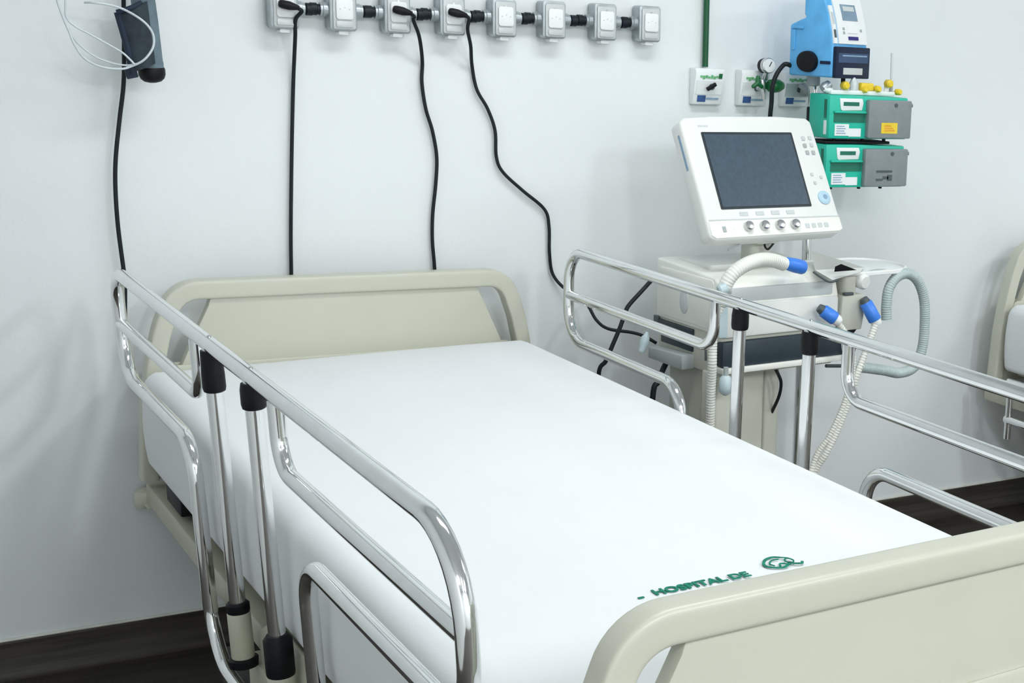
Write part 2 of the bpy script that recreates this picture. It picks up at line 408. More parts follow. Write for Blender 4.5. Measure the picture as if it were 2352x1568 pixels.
def make_mattress(name, label, loc):
    W, V0, V1, Z0, Z1, UC = 0.438, .055, 2.08, .4972, .706, -.018
    nu, nv, rr = 44, 120, .036
    rnd = random.Random(3)
    fold = [(rnd.uniform(-.35, .35), rnd.uniform(.3, 1.9), rnd.uniform(-.9, .9), rnd.uniform(.05, .25)) for _ in range(26)]
    def top(u, v):
        z = .0016 * math.sin(5 * u + 2.1 * v) * math.cos(3.3 * v - u) + .0011 * math.sin(9 * v + 4 * u)
        d = (u - (-.08 + (v - 1.15) * .12)); z += .0032 * math.exp(-(d / .004) ** 2) * (1 if v > .9 else max(0, v))
        z += .0024 * math.exp(-((v - 1.725 + .02 * u) / .004) ** 2)
        for fu, fv, fa, fl in fold:
            a = (u - fu) * math.cos(fa) + (v - fv) * math.sin(fa); b = -(u - fu) * math.sin(fa) + (v - fv) * math.cos(fa)
            z += .0009 * math.exp(-(a / .012) ** 2 - (b / fl) ** 2)
        return z
    bm = bmesh.new()
    # cross-section of the padded shape: half profile run from the middle of the top to the bottom edge
    def ring(v, shrink, zt):
        pts = []
        w = W - shrink
        for i in range(nu + 1):
            u = -w + rr + (2 * w - 2 * rr) * i / nu
            pts.append((u, v, zt + top(u, v)))
        for k in range(1, 7):
            a = R(90 - 90 * k / 6); pts.append((w - rr + rr * math.cos(a), v, zt - rr + rr * math.sin(a)))
        for k in range(1, 5):
            t = k / 5; pts.append((w + .004 * math.sin(t * math.pi) + .0015 * math.sin(11 * v + 3 * t), v, zt - rr - (zt - rr - Z0 - .02) * t))
        for k in range(0, 5):
            a = R(-90 * k / 4); pts.append((w - .02 + .02 * math.cos(a), v, Z0 + .02 + .02 * math.sin(a)))
        for k in range(0, 5):
            a = R(-90 - 90 * k / 4); pts.append((-w + .02 + .02 * math.cos(a), v, Z0 + .02 + .02 * math.sin(a)))
        for k in range(1, 5):
            t = 1 - k / 5; pts.append((-w - .004 * math.sin(t * math.pi) - .0015 * math.sin(9 * v + 2 * t), v, zt - rr - (zt - rr - Z0 - .02) * t))
        for k in range(0, 6):
            a = R(180 - 90 * k / 6); pts.append((-w + rr + rr * math.cos(a), v, zt - rr + rr * math.sin(a)))
        return [Vector((p[0] + UC, -p[1], p[2])) for p in pts]
    rings = []
    for k in range(6):
        a = R(90 * k / 6); rings.append(ring(V0 + rr * (1 - math.sin(a)), rr * .6 * (1 - math.sin(a)), Z1 - rr * (1 - math.sin(a))))
    rings = rings
    rings[0:6] = [ring(V0 + rr - rr * math.cos(R(90 * k / 6)), rr * .8 * (1 - math.sin(R(90 * k / 6))), Z1 - rr + rr * math.sin(R(90 * k / 6))) for k in range(6)]
    for k in range(nv + 1):
        rings.append(ring(V0 + rr + (V1 - V0 - 2 * rr) * k / nv, 0, Z1))
    for k in range(5, -1, -1):
        rings.append(ring(V1 - rr + rr * math.cos(R(90 * k / 6)), rr * .8 * (1 - math.sin(R(90 * k / 6))), Z1 - rr + rr * math.sin(R(90 * k / 6))))
    add_rings(bm, rings)
    o = finish(name, bm, 'sheet', None, angle=70)
    o.location = loc; o.rotation_euler = (0, 0, BY)
    return tag(o, label, 'mattress')
mat1 = make_mattress('mattress', 'mattress under a smooth white sheet with green lettering, between the chrome rails', (0, 0, 0))

def text_part(name, body, size, loc, m, parent, rz=0, ext=.0006, bold=0.0):
    cu = bpy.data.curves.new(name, 'FONT'); cu.body = body; cu.size = size; cu.extrude = ext; cu.offset = bold
    t = bpy.data.objects.new(name + '_tmp', cu); C.objects.link(t)
    dg = bpy.context.evaluated_depsgraph_get(); dg.update()
    me = bpy.data.meshes.new_from_object(t.evaluated_get(dg)); bpy.data.objects.remove(t, do_unlink=True)
    me.materials.clear(); me.materials.append(M[m])
    o = bpy.data.objects.new(name, me); C.objects.link(o); o.parent = parent; o.location = loc
    o.rotation_euler = rz if isinstance(rz, tuple) else (0, 0, rz)
    return o
ZS = 0.7088
text_part('sheet_lettering', 'HOSPITAL DE', .0252, lp(-.130, 1.7085, ZS), 'ink', mat1, R(-.6), bold=.0007)
box('sheet_mark', 'ink', lp(-.156, 1.709, ZS - .0006), lp(-.147, 1.705, ZS + .0004), mat1)
# emblem after the words: an open oval wreath over a small crest with a tail
def flat_tube(name, pts, w, parent, z=ZS):
    bm = bmesh.new(); P = spline([(a, -b, 0) for a, b in pts], 6); rings = []
    for i, p in enumerate(P):
        t = (P[min(i + 1, len(P) - 1)] - P[max(i - 1, 0)]).normalized(); n_ = Vector((-t.y, t.x, 0)) * w
        up = Vector((0, 0, z + .0005)); dn = Vector((0, 0, z - .0006))
        rings.append([p + n_ + dn, p - n_ + dn, p - n_ + up, p + n_ + up])
    add_rings(bm, rings); return finish(name, bm, 'ink', parent, smooth=False)
em = flat_tube('sheet_emblem', [(.098, 1.668), (.088, 1.662), (.074, 1.666), (.062, 1.680), (.061, 1.692), (.069, 1.700), (.080, 1.705), (.091, 1.700)], .0022, mat1)
flat_tube('emblem_arc', [(.092, 1.673), (.079, 1.674), (.070, 1.684), (.072, 1.694)], .0012, em)
flat_tube('emblem_leaf', [(.098, 1.668), (.106, 1.675), (.109, 1.686), (.104, 1.694), (.097, 1.690), (.098, 1.680), (.106, 1.675)], .0012, em)
flat_tube('emblem_tail', [(.097, 1.690), (.104, 1.699), (.113, 1.703), (.118, 1.697)], .0021, em)
flat_tube('emblem_scroll', [(.078, 1.700), (.084, 1.690), (.092, 1.695), (.097, 1.700)], .0016, em)

# neighbouring bed along the same wall
bed2 = make_bed('second cream bed at the right edge of the photo, without rails raised', rails=False, bumpers=False)
bed2.location = (2.372, .010, .006)
for s in (-1,):
    rr2 = cyl('lowered_rail', 'chrome', lp(s * .475, .12, .475), lp(s * .475, 1.85, .475), .013, bed2, 14)
    cyl('lowered_rail', 'chrome', lp(s * .475, .12, .36), lp(s * .475, 1.85, .36), .013, bed2, 14)
    for v in (.13, .9, 1.84): cyl('rail_strut', 'chrome', lp(s * .475, v, .30), lp(s * .475, v, .475), .011, bed2, 12)
mat2 = mat1.copy(); C.objects.link(mat2); mat2.location = (2.372, .010, .006)
tag(mat2, 'mattress under a white sheet on the second bed at the right edge', 'mattress')
bed['group'] = bed2['group'] = 'hospital beds along the wall'
mat1['group'] = mat2['group'] = 'sheeted mattresses'

# ------------------------------------------------------------------ outlet boxes and conduit along the wall
ordn = ['first', 'second', 'third', 'fourth', 'fifth', 'sixth', 'seventh', 'eighth']
OX = [-.106, .019, .139, .266, .391, .5155, .6495, .770]
OZ = [1.464, 1.4655, 1.466, 1.468, 1.470, 1.472, 1.474, 1.4755]
YB = YW - .048
for i, (x, z) in enumerate(zip(OX, OZ)):
    lab = 'grey metal wall outlet box with white cover, %s from the left of the row' % ordn[i]
    if i in (0, 2, 3): lab = 'grey metal wall outlet box holding a black plug, %s from the left of the row' % ordn[i]
    t = thing('outlet_box', lab, 'outlet', (x, YW, z), 0, 'outlet boxes in a row on the wall')
    prism('box_body', 'alu', rrect(-.030, -.045, .030, .043, .008), 'y', -.002, -.046, t, bev=.004)
    prism('cover_plate', 'alu_lt', rrect(-.0235, -.041, .0255, .036, .005), 'y', -.046, -.050, t, bev=.0015)
    prism('socket_face', 'white', rrect(-.0175, -.020, .0195, .025, .006), 'y', -.050, -.0545, t, bev=.002)
    sf = t.children[-1]
    for k in (-.009, .001, .011):
        cyl('pin_hole', 'ltgrey', (k, -.0542, .0025 if k != .001 else .006), (k, -.0548, .0025 if k != .001 else .006), .0016, sf, 8)
    prism('rating_tab', 'alu_lt', rrect(-.0175, -.037, .0195, -.023, .003), 'y', -.050, -.0525, t, bev=.001)
    prism('drain_lug', 'white', rrect(-.010, -.053, .012, -.045, .003), 'y', -.012, -.040, t, bev=.001)
    for k in (-.033, .028):
        cyl('cover_screw', 'steel', (.001, -.050, k * .95), (.001, -.0515, k * .95), .0025, t, 10)
    for s in (-1, 1):
        if (i == 7 and s > 0) or (i == 0 and s < 0): continue
        lathe('hub', 'alu', (s * .028, -.024, .0), (s * .046, -.024, .0), [(0, .0165), (.012, .0165), (.013, .0145), (.018, .0145)], t, 18)
for i in range(7):
    x0, x1 = OX[i] + .043, OX[i + 1] - .043
    z0, z1 = OZ[i], OZ[i + 1]
    t = thing('conduit', 'black conduit pipe joining the %s and %s outlet boxes' % (ordn[i], ordn[i + 1]), 'conduit', (x0, YW - .024, z0), 0, 'black conduits between the outlet boxes')
    L = x1 - x0; zz = z1 - z0
    cyl('pipe', 'conduit', (0.002, 0, 0), (L - .002, 0, zz), .0115, t, 18)
    lathe('coupling', 'conduit', (.006, 0, 0), (.03, 0, 0), [(0, .0125), (.001, .0138), (.014, .0138), (.015, .012)], t, 18)
    lathe('coupling', 'conduit', (L - .024, 0, zz), (L - .004, 0, zz), [(0, .012), (.001, .0138), (.014, .0138), (.015, .0125)], t, 18)

def plug_cord(label, i, pts, per=8):
    """black cord plugged in outlet i, pts in world space after the plug"""
    x, z = OX[i], OZ[i]
    t = thing('power_cord', label, 'cord', (0, 0, 0), 0, 'black power cords plugged into the wall')
    a = Vector((x - .016, YW - .0640, z + .009)); b = Vector((x + .026, YW - .070, z + .001))
    lathe('plug', 'black', a, b, [(0, .004), (.002, .0075), (.008, .0092), (.022, .0095), (.032, .0075), (.043, .0046)], t, 16)
    cyl('plug_neck', 'black', Vector((x + .001, YW - .0547, z + .006)), Vector((x + .001, YW - .068, z + .006)), .009, t, 14)
    tube('cord', 'cable', spline([b - Vector((.004, 0, 0)), b + Vector((.005, .003, -.007))] + [Vector(p) for p in pts], per), .0042, t, 10)
    return t
YC = YW - .012
c1 = [at(679, 45, YW - .055), at(678, 85, YW - .040)] + [at(x, y, YC) for x, y in [(674, 180), (671, 300), (669, 420), (668, 540), (669, 625)]]
plug_cord('black cord hanging straight down from the first outlet box to the headboard', 0, c1 + [at(669, 640, YC), Vector((-.112, YC, .70)), Vector((-.115, YC, .45))])
c2 = [at(950, 48, YW - .06), at(963, 85, YW - .045)] + [at(x, y, YC) for x, y in [(970, 140), (969, 190), (978, 250), (993, 300), (1003, 360), (1001, 420), (994, 490), (993, 550), (998, 612)]]
plug_cord('black wavy cord hanging from the third outlet box behind the headboard', 2, c2 + [Vector((.225, YC, .78)), Vector((.22, YC, .45))])
c3 = [at(1074, 68, YW - .06), at(1081, 105, YW - .045)] + [at(x, y, YC) for x, y in [(1084, 150), (1095, 205), (1120, 250), (1137, 300), (1140, 360), (1155, 395), (1200, 437), (1250, 480), (1261, 520), (1262, 580), (1270, 630)]]
c3 += [at(1300, 665, YW - .03), at(1345, 695, .0), at(1370, 735, -.04), at(1398, 755, -.07), at(1450, 763, -.10), at(1480, 772, -.12), at(1508, 788, -.14)]
plug_cord('long black cord from the fourth outlet box running across to the ventilator', 3, c3)

# ------------------------------------------------------------------ left end: cord, rolled cuff and clear tubing
t = thing('wall_cord', 'black cord running down the wall behind the rolled cuff to the rail corner', 'cord', (0, 0, 0))
tube('cord', 'cable', spline([Vector((-.40, .05, 1.74))] + [at(x, y, .05) for x, y in [(284, 0), (285, 90), (284, 190), (275, 270), (266, 360), (265, 430), (271, 520), (285, 628)]] + [at(287, 660, .05), at(287, 740, .05), at(289, 800, .05)]), .0044, t, 10)
box('cord_clip', 'black', (-.412, YW, 1.70), (-.388, .042, 1.725), t, .003)
cf = thing('rolled_cuff', 'dark slate rolled fabric cuff with a black end, hanging at top left', 'cuff', (0, 0, 0))
YF = -.005
ca, cb = at(326, -20, YF), at(350, 176, YF)
ax = (cb - ca).normalized()
lathe('roll', 'cuff2', ca, cb, [(0, .018), (.004, .0225), (.06, .0235), (.15, .0232), ((cb - ca).length - .03, .0240), ((cb - ca).length - .012, .0235)], cf, 28)
L = (cb - ca).length
lathe('end_ring', 'black', cb - ax * .018, cb + ax * .014, [(0, .0246), (.003, .0258), (.014, .0255), (.022, .0225), (.028, .016), (.0305, .006)], cf, 28)
# the flap: a slightly bent slab lying in front of the roll
f0 = [at(266, 28, YF - .02), at(300, 168, YF - .02), at(357, 146, YF - .030), at(338, 2, YF - .030)]
bm = bmesh.new(); rows = []
for i in range(11):
    a = f0[0].lerp(f0[1], i / 10); b = f0[3].lerp(f0[2], i / 10)
    rows.append([bm.verts.new(a.lerp(b, j / 8) + Vector((0, -.010 * math.sin(math.pi * j / 8) - .002 * math.sin(i * .9), 0))) for j in range(9)])
for r0, r1 in zip(rows, rows[1:]):
    for j in range(8): bm.faces.new((r0[j], r0[j + 1], r1[j + 1], r1[j]))
bmesh.ops.solidify(bm, geom=bm.faces[:], thickness=.005)
finish('flap', bm, 'cuff', cf)
e0, e1 = at(270, 28, YF - .022), at(304, 170, YF - .022)
tube('flap_edge', 'cuffdark', spline([e0, e0.lerp(e1, .33) + Vector((.002, 0, 0)), e0.lerp(e1, .66) + Vector((.003, 0, 0)), e1]), .0072, cf, 10)
tube('flap_top_edge', 'cuffdark', spline([at(268, 28, YF - .03), at(300, 18, YF - .036), at(325, 6, YF - .03)]), .005, cf, 10)
box('velcro_tab', 'cuffdark', (-.012, -.004, -.010), (.010, .004, .012), cf, .002, rot=Matrix.Rotation(R(-14), 3, 'Y'), loc=at(303, 168, YF - .022))
tube('hanging_strap', 'cuffdark', spline([at(327, -10, YF), at(326, -60, YF), Vector((-.375, .03, 1.62)), Vector((-.372, .07, 1.68))]), .006, cf, 8)
tb = thing('clear_tubing', 'loops of thin clear tubing hanging around the rolled cuff', 'tubing', (0, 0, 0))
YT = -.045
tube('tube_loop', 'clear', spline([Vector((-.585, .066, 1.72)), Vector((-.575, .02, 1.60)), at(118, -50, YT), at(131, 0, YT), at(145, 40, YT), at(160, 75, YT), at(170, 100, YT), at(190, 130, YT), at(215, 147, YT), at(245, 156, YT), at(280, 158, YT), at(302, 152, YT), at(330, 138, YT - .01), at(350, 112, YT - .01), at(353, 85, YT - .01), at(342, 62, YT - .012), at(320, 42, YT - .012), at(285, 22, YT), at(250, 11, YT), at(212, 6, YT), at(195, 6, YT + .02)]), .0024, tb, 10)
tube('tube_loop', 'clear', spline([Vector((-.565, .066, 1.72)), Vector((-.555, .02, 1.60)), at(144, -50, YT + .006), at(150, 0, YT + .006), at(152, 38, YT + .006), at(172, 60, YT + .004), at(205, 78, YT + .004), at(245, 100, YT + .004), at(280, 120, YT), at(300, 138, YT - .002), at(309, 148, YT - .004)]), .0020, tb, 10)
tube('tube_loop', 'clear', spline([at(158, 65, YT + .01), at(166, 82, YT + .01), at(182, 102, YT + .01), at(215, 128, YT + .01), at(255, 144, YT + .008), at(290, 150, YT + .004), at(315, 146, YT)]), .0020, tb, 10)

# ------------------------------------------------------------------ gas outlets and green pipe
t = thing('gas_pipe', 'dark green gas pipe coming down the wall to the leftmost gas outlet', 'pipe', (0, 0, 0))
cyl('pipe', 'pipe', (.9455, YW - .014, 1.374), (.9455, YW - .014, 2.798), .0078, t, 16)
for z in (1.70, 2.3):
    box('pipe_clip', 'steel', (.934, YW, z), (.957, YW - .026, z + .016), t, .002)
GX = [.950, 1.087, 1.221]
glab = ['white wall gas outlet below the green pipe', 'white wall gas outlet carrying the pressure gauge', 'white wall gas outlet with a grey fitting, beside the blue pump']
gas = []
for i, x in enumerate(GX):
    t = thing('gas_outlet', glab[i], 'gas outlet', (x, YW, 1.324), 0, 'gas outlets on the wall')
    prism('housing', 'plate', [(0, -.047), (-.020, -.047), (-.038, .036), (-.034, .047), (0, .047)], 'x', -.043, .043, t, bev=.003)
    h = t.children[-1]
    rot = Matrix.Rotation(math.atan2(.018, .083), 3, 'X')
    def on(px, pz, w, hh, m, nm, d=.001):
        return box(nm, m, (px - w / 2, -d, -hh / 2), (px + w / 2, .0004, hh / 2), t, rot=rot, loc=Vector((0, -.0205 - (pz + .047) * .018 / .083 - .0002, pz)))
    for k in range(7):
        on(-.026 + k * .0078, .026 - .002 * (k % 2) , .0062, .0055 + .003 * ((k * 5) % 3) * .6, 'lime', 'green_print')
    on(.030, .028, .010, .013, 'reggreen', 'green_badge')
    on(-.019, -.031, .024, .017, 'indigo', 'blue_print')
    on(.013, -.031, .036, .005, 'bluepale', 'blue_line')
    on(0, -.002, .074, .036, 'alu_lt' if i == 2 else 'plate', 'centre_label')
    lathe('valve_port', 'doormark', (.006, -.028, .000), (.006, -.040, .000), [(0, .008), (.008, .008), (.0085, .004), (.012, .004)], t, 16)
    if i == 0:
        box('valve_key', 'black', (-.014, -.046, -.005), (.016, -.038, .005), t, .002, rot=Matrix.Rotation(R(-30), 3, 'Y'))
    if i == 2:
        lathe('fitting', 'grey', (.022, -.030, .002), (.022, -.058, -.002), [(0, .018), (.012, .018), (.014, .013), (.028, .012)], t, 18)
        tube('fitting_loop', 'grey', spline([(.0, -.04, .012), (.012, -.055, .0), (.03, -.058, -.014), (.036, -.05, -.03)]), .006, t, 10)
    gas.append(t)
rg = thing('pressure_regulator', 'round pressure gauge with green wing nut and green knob on the middle gas outlet', 'regulator', (0, 0, 0))
YR = .005
gc = at(1762, 151, YR)
gd = Vector((.05, -1, .06)).normalized()
lathe('gauge_case', 'black', gc - gd * .022, gc, [(0, .014), (.003, .0190), (.012, .0205), (.0215, .0205)], rg, 28)
lathe('gauge_rim', 'steel', gc - gd * .002, gc + gd * .012, [(0, .0205), (.009, .0208), (.012, .0195), (.0125, .0175)], rg, 28)
lathe('gauge_face', 'white', gc + gd * .0105, gc + gd * .0135, [(0, .0178), (.002, .0176)], rg, 28)
box('gauge_needle', 'doormark', (-.0012, -.0006, -.003), (.0012, .0006, .012), rg, 0, rot=Matrix.Rotation(R(30), 3, 'Y'), loc=gc + gd * .0132)
st = at(1752, 188, YR + .01)
cyl('stem', 'steel', gc - Vector((0.002, 0, .018)), st, .0065, rg, 14)
cyl('body', 'steel', at(1752, 205, YR + .01), at(1750, 182, YR + .01), .010, rg, 16, .002)
cyl('outlet_stem', 'steel', at(1752, 205, YR + .01), at(1755, 228, YR + .01), .006, rg, 14)
cyl('inlet_stem', 'steel', Vector((GX[1] + .006, YW - .04, 1.324)), at(1750, 196, YR + .01), .007, rg, 14)
lathe('knob', 'reggreen', at(1764, 197, YR), at(1810, 197, YR), [(0, .012), (.004, .016), (.02, .0185), (.034, .0165), (.046, .010), (.050, .004)], rg, 22)
wn = at(1740, 191, YR)
for a in (88, 215, 325):
    d = Vector((math.cos(R(a)), 0, math.sin(R(a))))
    lathe('wing', 'reggreen', wn - d * .002, wn + d * .021, [(0, .0072), (.010, .0058), (.019, .0055), (.022, .003)], rg, 12)

# ------------------------------------------------------------------ drip stand with pumps
PX, PY = 1.205, -.06
st_ = thing('drip_stand', 'chrome drip stand pole rising behind the ventilator beside the wall', 'stand', (PX, PY, 0))
cyl('pole', 'chrome', (0, 0, .10), (0, 0, 1.352), .0125, st_, 18, .002)
cyl('lower_tube', 'chrome', (0, 0, .08), (0, 0, .62), .0165, st_, 18, .002)
lathe('height_collar', 'black', (0, 0, .60), (0, 0, .65), [(0, .02), (.004, .022), (.04, .022), (.05, .016)], st_, 18)
lathe('base_hub', 'steel', (0, 0, .06), (0, 0, .11), [(0, .03), (.02, .04), (.04, .03), (.05, .018)], st_, 20)
for k in range(4):
    a = R(45 + 90 * k); d = Vector((math.cos(a), math.sin(a), 0)); rl = .13 if d.y > 0 else .24
    lg = tube('leg', 'steel', fillet([Vector((0, 0, .085)) + d * .02, Vector((0, 0, .085)) + d * (rl - .05), Vector((0, 0, .062)) + d * rl], [0, .04, 0], 5), .010, st_, 10)
    cyl('caster', 'tire', d * rl + Vector((-.011, 0, .0285)), d * rl + Vector((.011, 0, .0285)), .028, lg, 18, .004)
def syringe_pump(label, x0, z0, sticker):
    """teal pump, front face at y = -.19, its local origin at the front left bottom corner"""
    t = thing('syringe_pump', label, 'pump', (x0, -.19, z0), 0, 'green pumps stacked on the drip stand')
    W, H, D = .250, .112, .100
    prism('case', 'green', [(0, 0), (W, 0), (W, H - .003), (.09, H), (0, H), ], 'y', 0, D, t, bev=.004)
    prism('door', 'door', rrect(.114, .003, W + .002, H - .010, .004), 'y', .004, -.016, t, bev=.0025)
    dr = t.children[-1]
    cyl('door_screw', 'doormark', (.200, -.0155, H - .022), (.200, -.018, H - .022), .005, dr, 14)
    cyl('door_latch', 'door', (W + .002, -.006, H - .022), (W + .009, -.006, H - .022), .005, dr, 12)
    if sticker:
        box('yellow_sticker', 'yellow', (.155, -.0155, .016), (.207, -.0168, .044), dr)
        s_ = dr.children[-1]
        for k in range(3): box('sticker_print', 'orange', (.165, -.0166, .022 + k * .006), (.198 - .006 * k, -.0171, .0255 + k * .006), s_)
    else:
        bm = bmesh.new()
        for a, b, c_, d_ in ((.150, .040, .202, .046), (.150, .018, .172, .024), (.186, .018, .202, .034), (.172, .022, .190, .030)):
            bmesh.ops.create_cube(bm, size=1, matrix=Matrix.Translation(((a + c_) / 2, -.0162, (b + d_) / 2)) @ Matrix.Diagonal((c_ - a, .0012, d_ - b, 1)))
        finish('door_mark', bm, 'doormark', dr)
    prism('display_frame', 'white', [(.030, H - .008), (.100, H - .008), (.104, H - .020), (.100, H - .038), (.038, H - .040), (.034, H - .036)], 'y', .002, -.003, t, bev=.001)
    df = t.children[-1]
    box('display', 'dkgreen', (.041, -.0025, H - .027), (.090, -.0038, H - .017), df)
    box('handle_recess', 'dkgreen', (.014, .003, .042), (.112, -.0012, .066), t)
    box('recess_lip', 'green', (.012, .0, .066), (.112, -.009, .072), t, .002)
    box('data_label', 'plate', (.018, .001, .008), (.062, -.0016, .038), t)
    box('data_label', 'plate', (.062, .001, .006), (.100, -.0016, .027), t)
    lb = t.children[-2]
    for k in range(4): box('label_print', 'bluepale', (.023, -.0014, .013 + k * .006), (.052 - .004 * (k % 2), -.0020, .0155 + k * .006), lb)
    box('side_slot', 'dkgreen', (-.0012, .012, .052), (.002, .024, H - .012), t)
    box('side_label', 'plate', (-.0012, .012, .010), (.002, .024, .046), t)
    box('pole_clamp', 'black', (.006, D, .03), (.062, D + .024, .075), t, .004)
    for k in (.03, .12, .19): cyl('foot', 'black', (k, .02, .0005), (k, .02, -.006), .005, t, 10)
    return t
sp1 = syringe_pump('upper teal green pump with a yellow sticker on its grey door', 1.176, 1.210, True)
sp2 = syringe_pump('lower teal green pump with a dark mark on its grey door', 1.172, 1.083, False)
box('shelf_bar', 'black', (.0, .006, .1135), (.205, .095, .1205), sp2, .002)
# rack of taps on the top of the upper pump
rk = thing('stopcock_rack', 'white rack of yellow taps lying on the upper green pump', 'tap rack', (0, 0, 0))
zt = 1.3222
box('rack_bar', 'plate', (1.19, -.172, zt), (1.395, -.15, zt + .012), rk, .003)
for k, (px, py, r_) in enumerate(((1938, 196, .011), (1982, 205, .009), (2012, 204, .009), (2038, 192, .011), (2060, 211, .0085))):
    p = at(px, py, -.165)
    lathe('yellow_tap', 'yellow', p + Vector((0, .004, 0)), p + Vector((0, -.02, 0)), [(0, r_ * .8), (.003, r_), (.018, r_ * .95), (.022, r_ * .6)], rk, 16)
    cyl('tap_stem', 'plate', Vector((p.x, -.161, zt + .010)), Vector((p.x, -.161, p.z)), .006, rk, 12)
box('yellow_bridge', 'yellow', (1.285, -.172, zt + .012), (1.325, -.155, zt + .032), rk, .003)
p = at(1962, 200, -.165)
lathe('clear_joint', 'clear', Vector((p.x, -.161, zt + .010)), Vector((p.x, -.161, zt + .045)), [(0, .010), (.02, .011), (.03, .007), (.035, .004)], rk, 14)
p0, p1 = at(2046, 215, -.16), at(2049, 122, -.16)
cyl('tap_post', 'grey', Vector((p0.x, -.16, zt + .010)), Vector((p0.x, -.16, zt + .04)), .005, rk, 12)
cyl('clear_rod', 'clear', Vector((p0.x, -.16, zt + .03)), p1, .0035, rk, 10)
lathe('grey_clip', 'alu', at(1890, 205, -.15), at(1908, 190, -.15), [(0, .012), (.01, .014), (.025, .010)], rk, 14)
cyl('rack_arm', 'plate', at(1893, 204, -.155), Vector((1.20, -.161, zt + .008)), .0075, rk, 12)

# blue pump
bp = thing('feeding_pump', 'sky blue boxy pump with round black dial on top of the drip stand', 'pump', (1.1831, -.18, 0), R(18))
BW = .146
prof = [(.146, 1.3645), (0, 1.3645), (0, 1.446), (.006, 1.480), (.018, 1.525), (.036, 1.570), (.052, 1.590), (.100, 1.590), (.0995, 1.522), (.094, 1.514), (.112, 1.508), (.147, 1.494)]
prism('case', 'pump_blue', prof, 'x', 0, BW, bp, bev=.006, seg=3)
bm = bmesh.new(); rings = []
for d, k in ((.003, 1), (-.004, 1.0), (-.011, .95), (-.013, .8), (-.014, .3)):
    rings.append([Vector((d, .079 + .0335 * k * math.cos(R(11.25 * j)), 1.402 + .0275 * k * math.sin(R(11.25 * j)))) for j in range(32)])
add_rings(bm, rings); finish('dial', bm, 'black', bp)
box('pointer_bar', 'navy', (.001, .004, 1.398), (-.003, .038, 1.406), bp, .0015)
box('side_ridge', 'pump_blue', (.001, .138, 1.484), (-.004, .098, 1.491), bp, .0015)
box('side_ridge', 'pump_blue', (.001, .136, 1.43), (-.003, .126, 1.482), bp, .0015)
def slope(nm, m, x0, x1, t0, t1, d, par):
    A, B = Vector((0, .0005, 1.448)), Vector((0, .0355, 1.568))
    v = (B - A); nrm = Vector((0, -v.z, v.y)).normalized()
    bulge = lambda t: nrm * (.004 * math.sin(math.pi * t))
    bm = bmesh.new(); rings = []
    for k in range(9):
        t = t0 + (t1 - t0) * k / 8; p = A + v * t + bulge(t)
        rings.append([p + Vector((x0, 0, 0)) - nrm * .002, p + Vector((x1, 0, 0)) - nrm * .002, p + Vector((x1, 0, 0)) + nrm * d, p + Vector((x0, 0, 0)) + nrm * d])
    add_rings(bm, rings); return finish(nm, bm, m, par)
fp = slope('front_panel', 'plate', .024, .142, .02, .98, .004, bp)
slope('display', 'lcd', .050, .112, .50, .84, .0052, fp)
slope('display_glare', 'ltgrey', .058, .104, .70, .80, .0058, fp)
slope('panel_key', 'purple', .064, .104, .10, .17, .0062, fp)
slope('panel_pad', 'white', .062, .104, .24, .40, .0062, fp)
for x0, t0 in ((.044, .30), (.044, .22), (.116, .28)):
    slope('panel_button', 'grey', x0, x0 + .007, t0, t0 + .05, .0060, fp)
ss = slope('side_strip', 'plate', .004, .018, .02, .80, .004, bp)
slope('strip_window', 'ltgrey', .0065, .0155, .42, .66, .0052, ss)
slope('strip_key', 'doormark', .007, .015, .14, .30, .0052, ss)
prism('lower_panel', 'navy', rrect(.005, 1.364, BW + .001, 1.444, .004), 'y', .002, -.010, bp, bev=.002)
lpn = bp.children[-1]
box('panel_stripe', 'navy2', (.014, -.0095, 1.404), (.138, -.0112, 1.428), lpn)
box('panel_print', 'bluepale', (.030, -.0105, 1.420), (.132, -.0117, 1.4235), lpn)
box('white_label', 'ltgrey', (.036, -.0095, 1.374), (.116, -.0112, 1.391), lpn)
q = Matrix.Rotation(R(-18), 3, 'Z') @ Vector((PX - 1.1831, PY + .18, 0))
cyl('mount_socket', 'grey', (q.x, q.y, 1.340), (q.x, q.y, 1.368), .018, bp, 16)
cyl('under_knob', 'black', (.075, .02, 1.366), (.075, .02, 1.352), .006, bp, 12)
pc = thing('pump_cord', 'black cord curving from the blue pump down behind the ventilator screen', 'cord', (0, 0, 0))
tube('cord', 'cable', spline([Vector((1.144, -.045, 1.388)), at(1806, 147, -.045), at(1797, 152, -.04), at(1783, 172, -.04), at(1774, 200, -.04), at(1772, 235, -.035), at(1769, 265, -.03), at(1765, 330, .0), at(1760, 420, .02), at(1755, 560, .03), Vector((1.06, .03, .45)), Vector((1.05, .03, .06))]), .0062, pc, 10)

# ------------------------------------------------------------------ ventilator
VO, VY = Vector((.73, -.45, 0)), R(5)
VM = Matrix.Translation(VO) @ Matrix.Rotation(VY, 4, 'Z'); VI = VM.inverted()
def va(x, y, b):
    """pixel -> ventilator coordinates on its plane at depth b behind the front face"""
    d = MC @ Vector(((x - CX) / F, -(y - CY) / F, -1.0))
    n = (VM.to_3x3() @ Vector((0, 1, 0))); P0 = VM @ Vector((0, b, 0))
    t = (P0 - CAM).dot(n) / d.dot(n); return VI @ (CAM + d * t)
vt = thing('ventilator', 'cream ventilator on a pedestal with a tilted dark screen, beside the bed', 'ventilator', VO, VY)
VW = .350
body = prism('body', 'offwhite2', [(0.0, .765), (.0, .845), (.014, .888), (.03, .902), (.29, .914), (.29, .765)], 'x', 0, VW, vt, bev=.006, seg=3)
prism('front_band', 'ltgrey', rrect(.012, .845, VW - .02, .878, .006), 'y', -.001, .02, body, bev=.002)
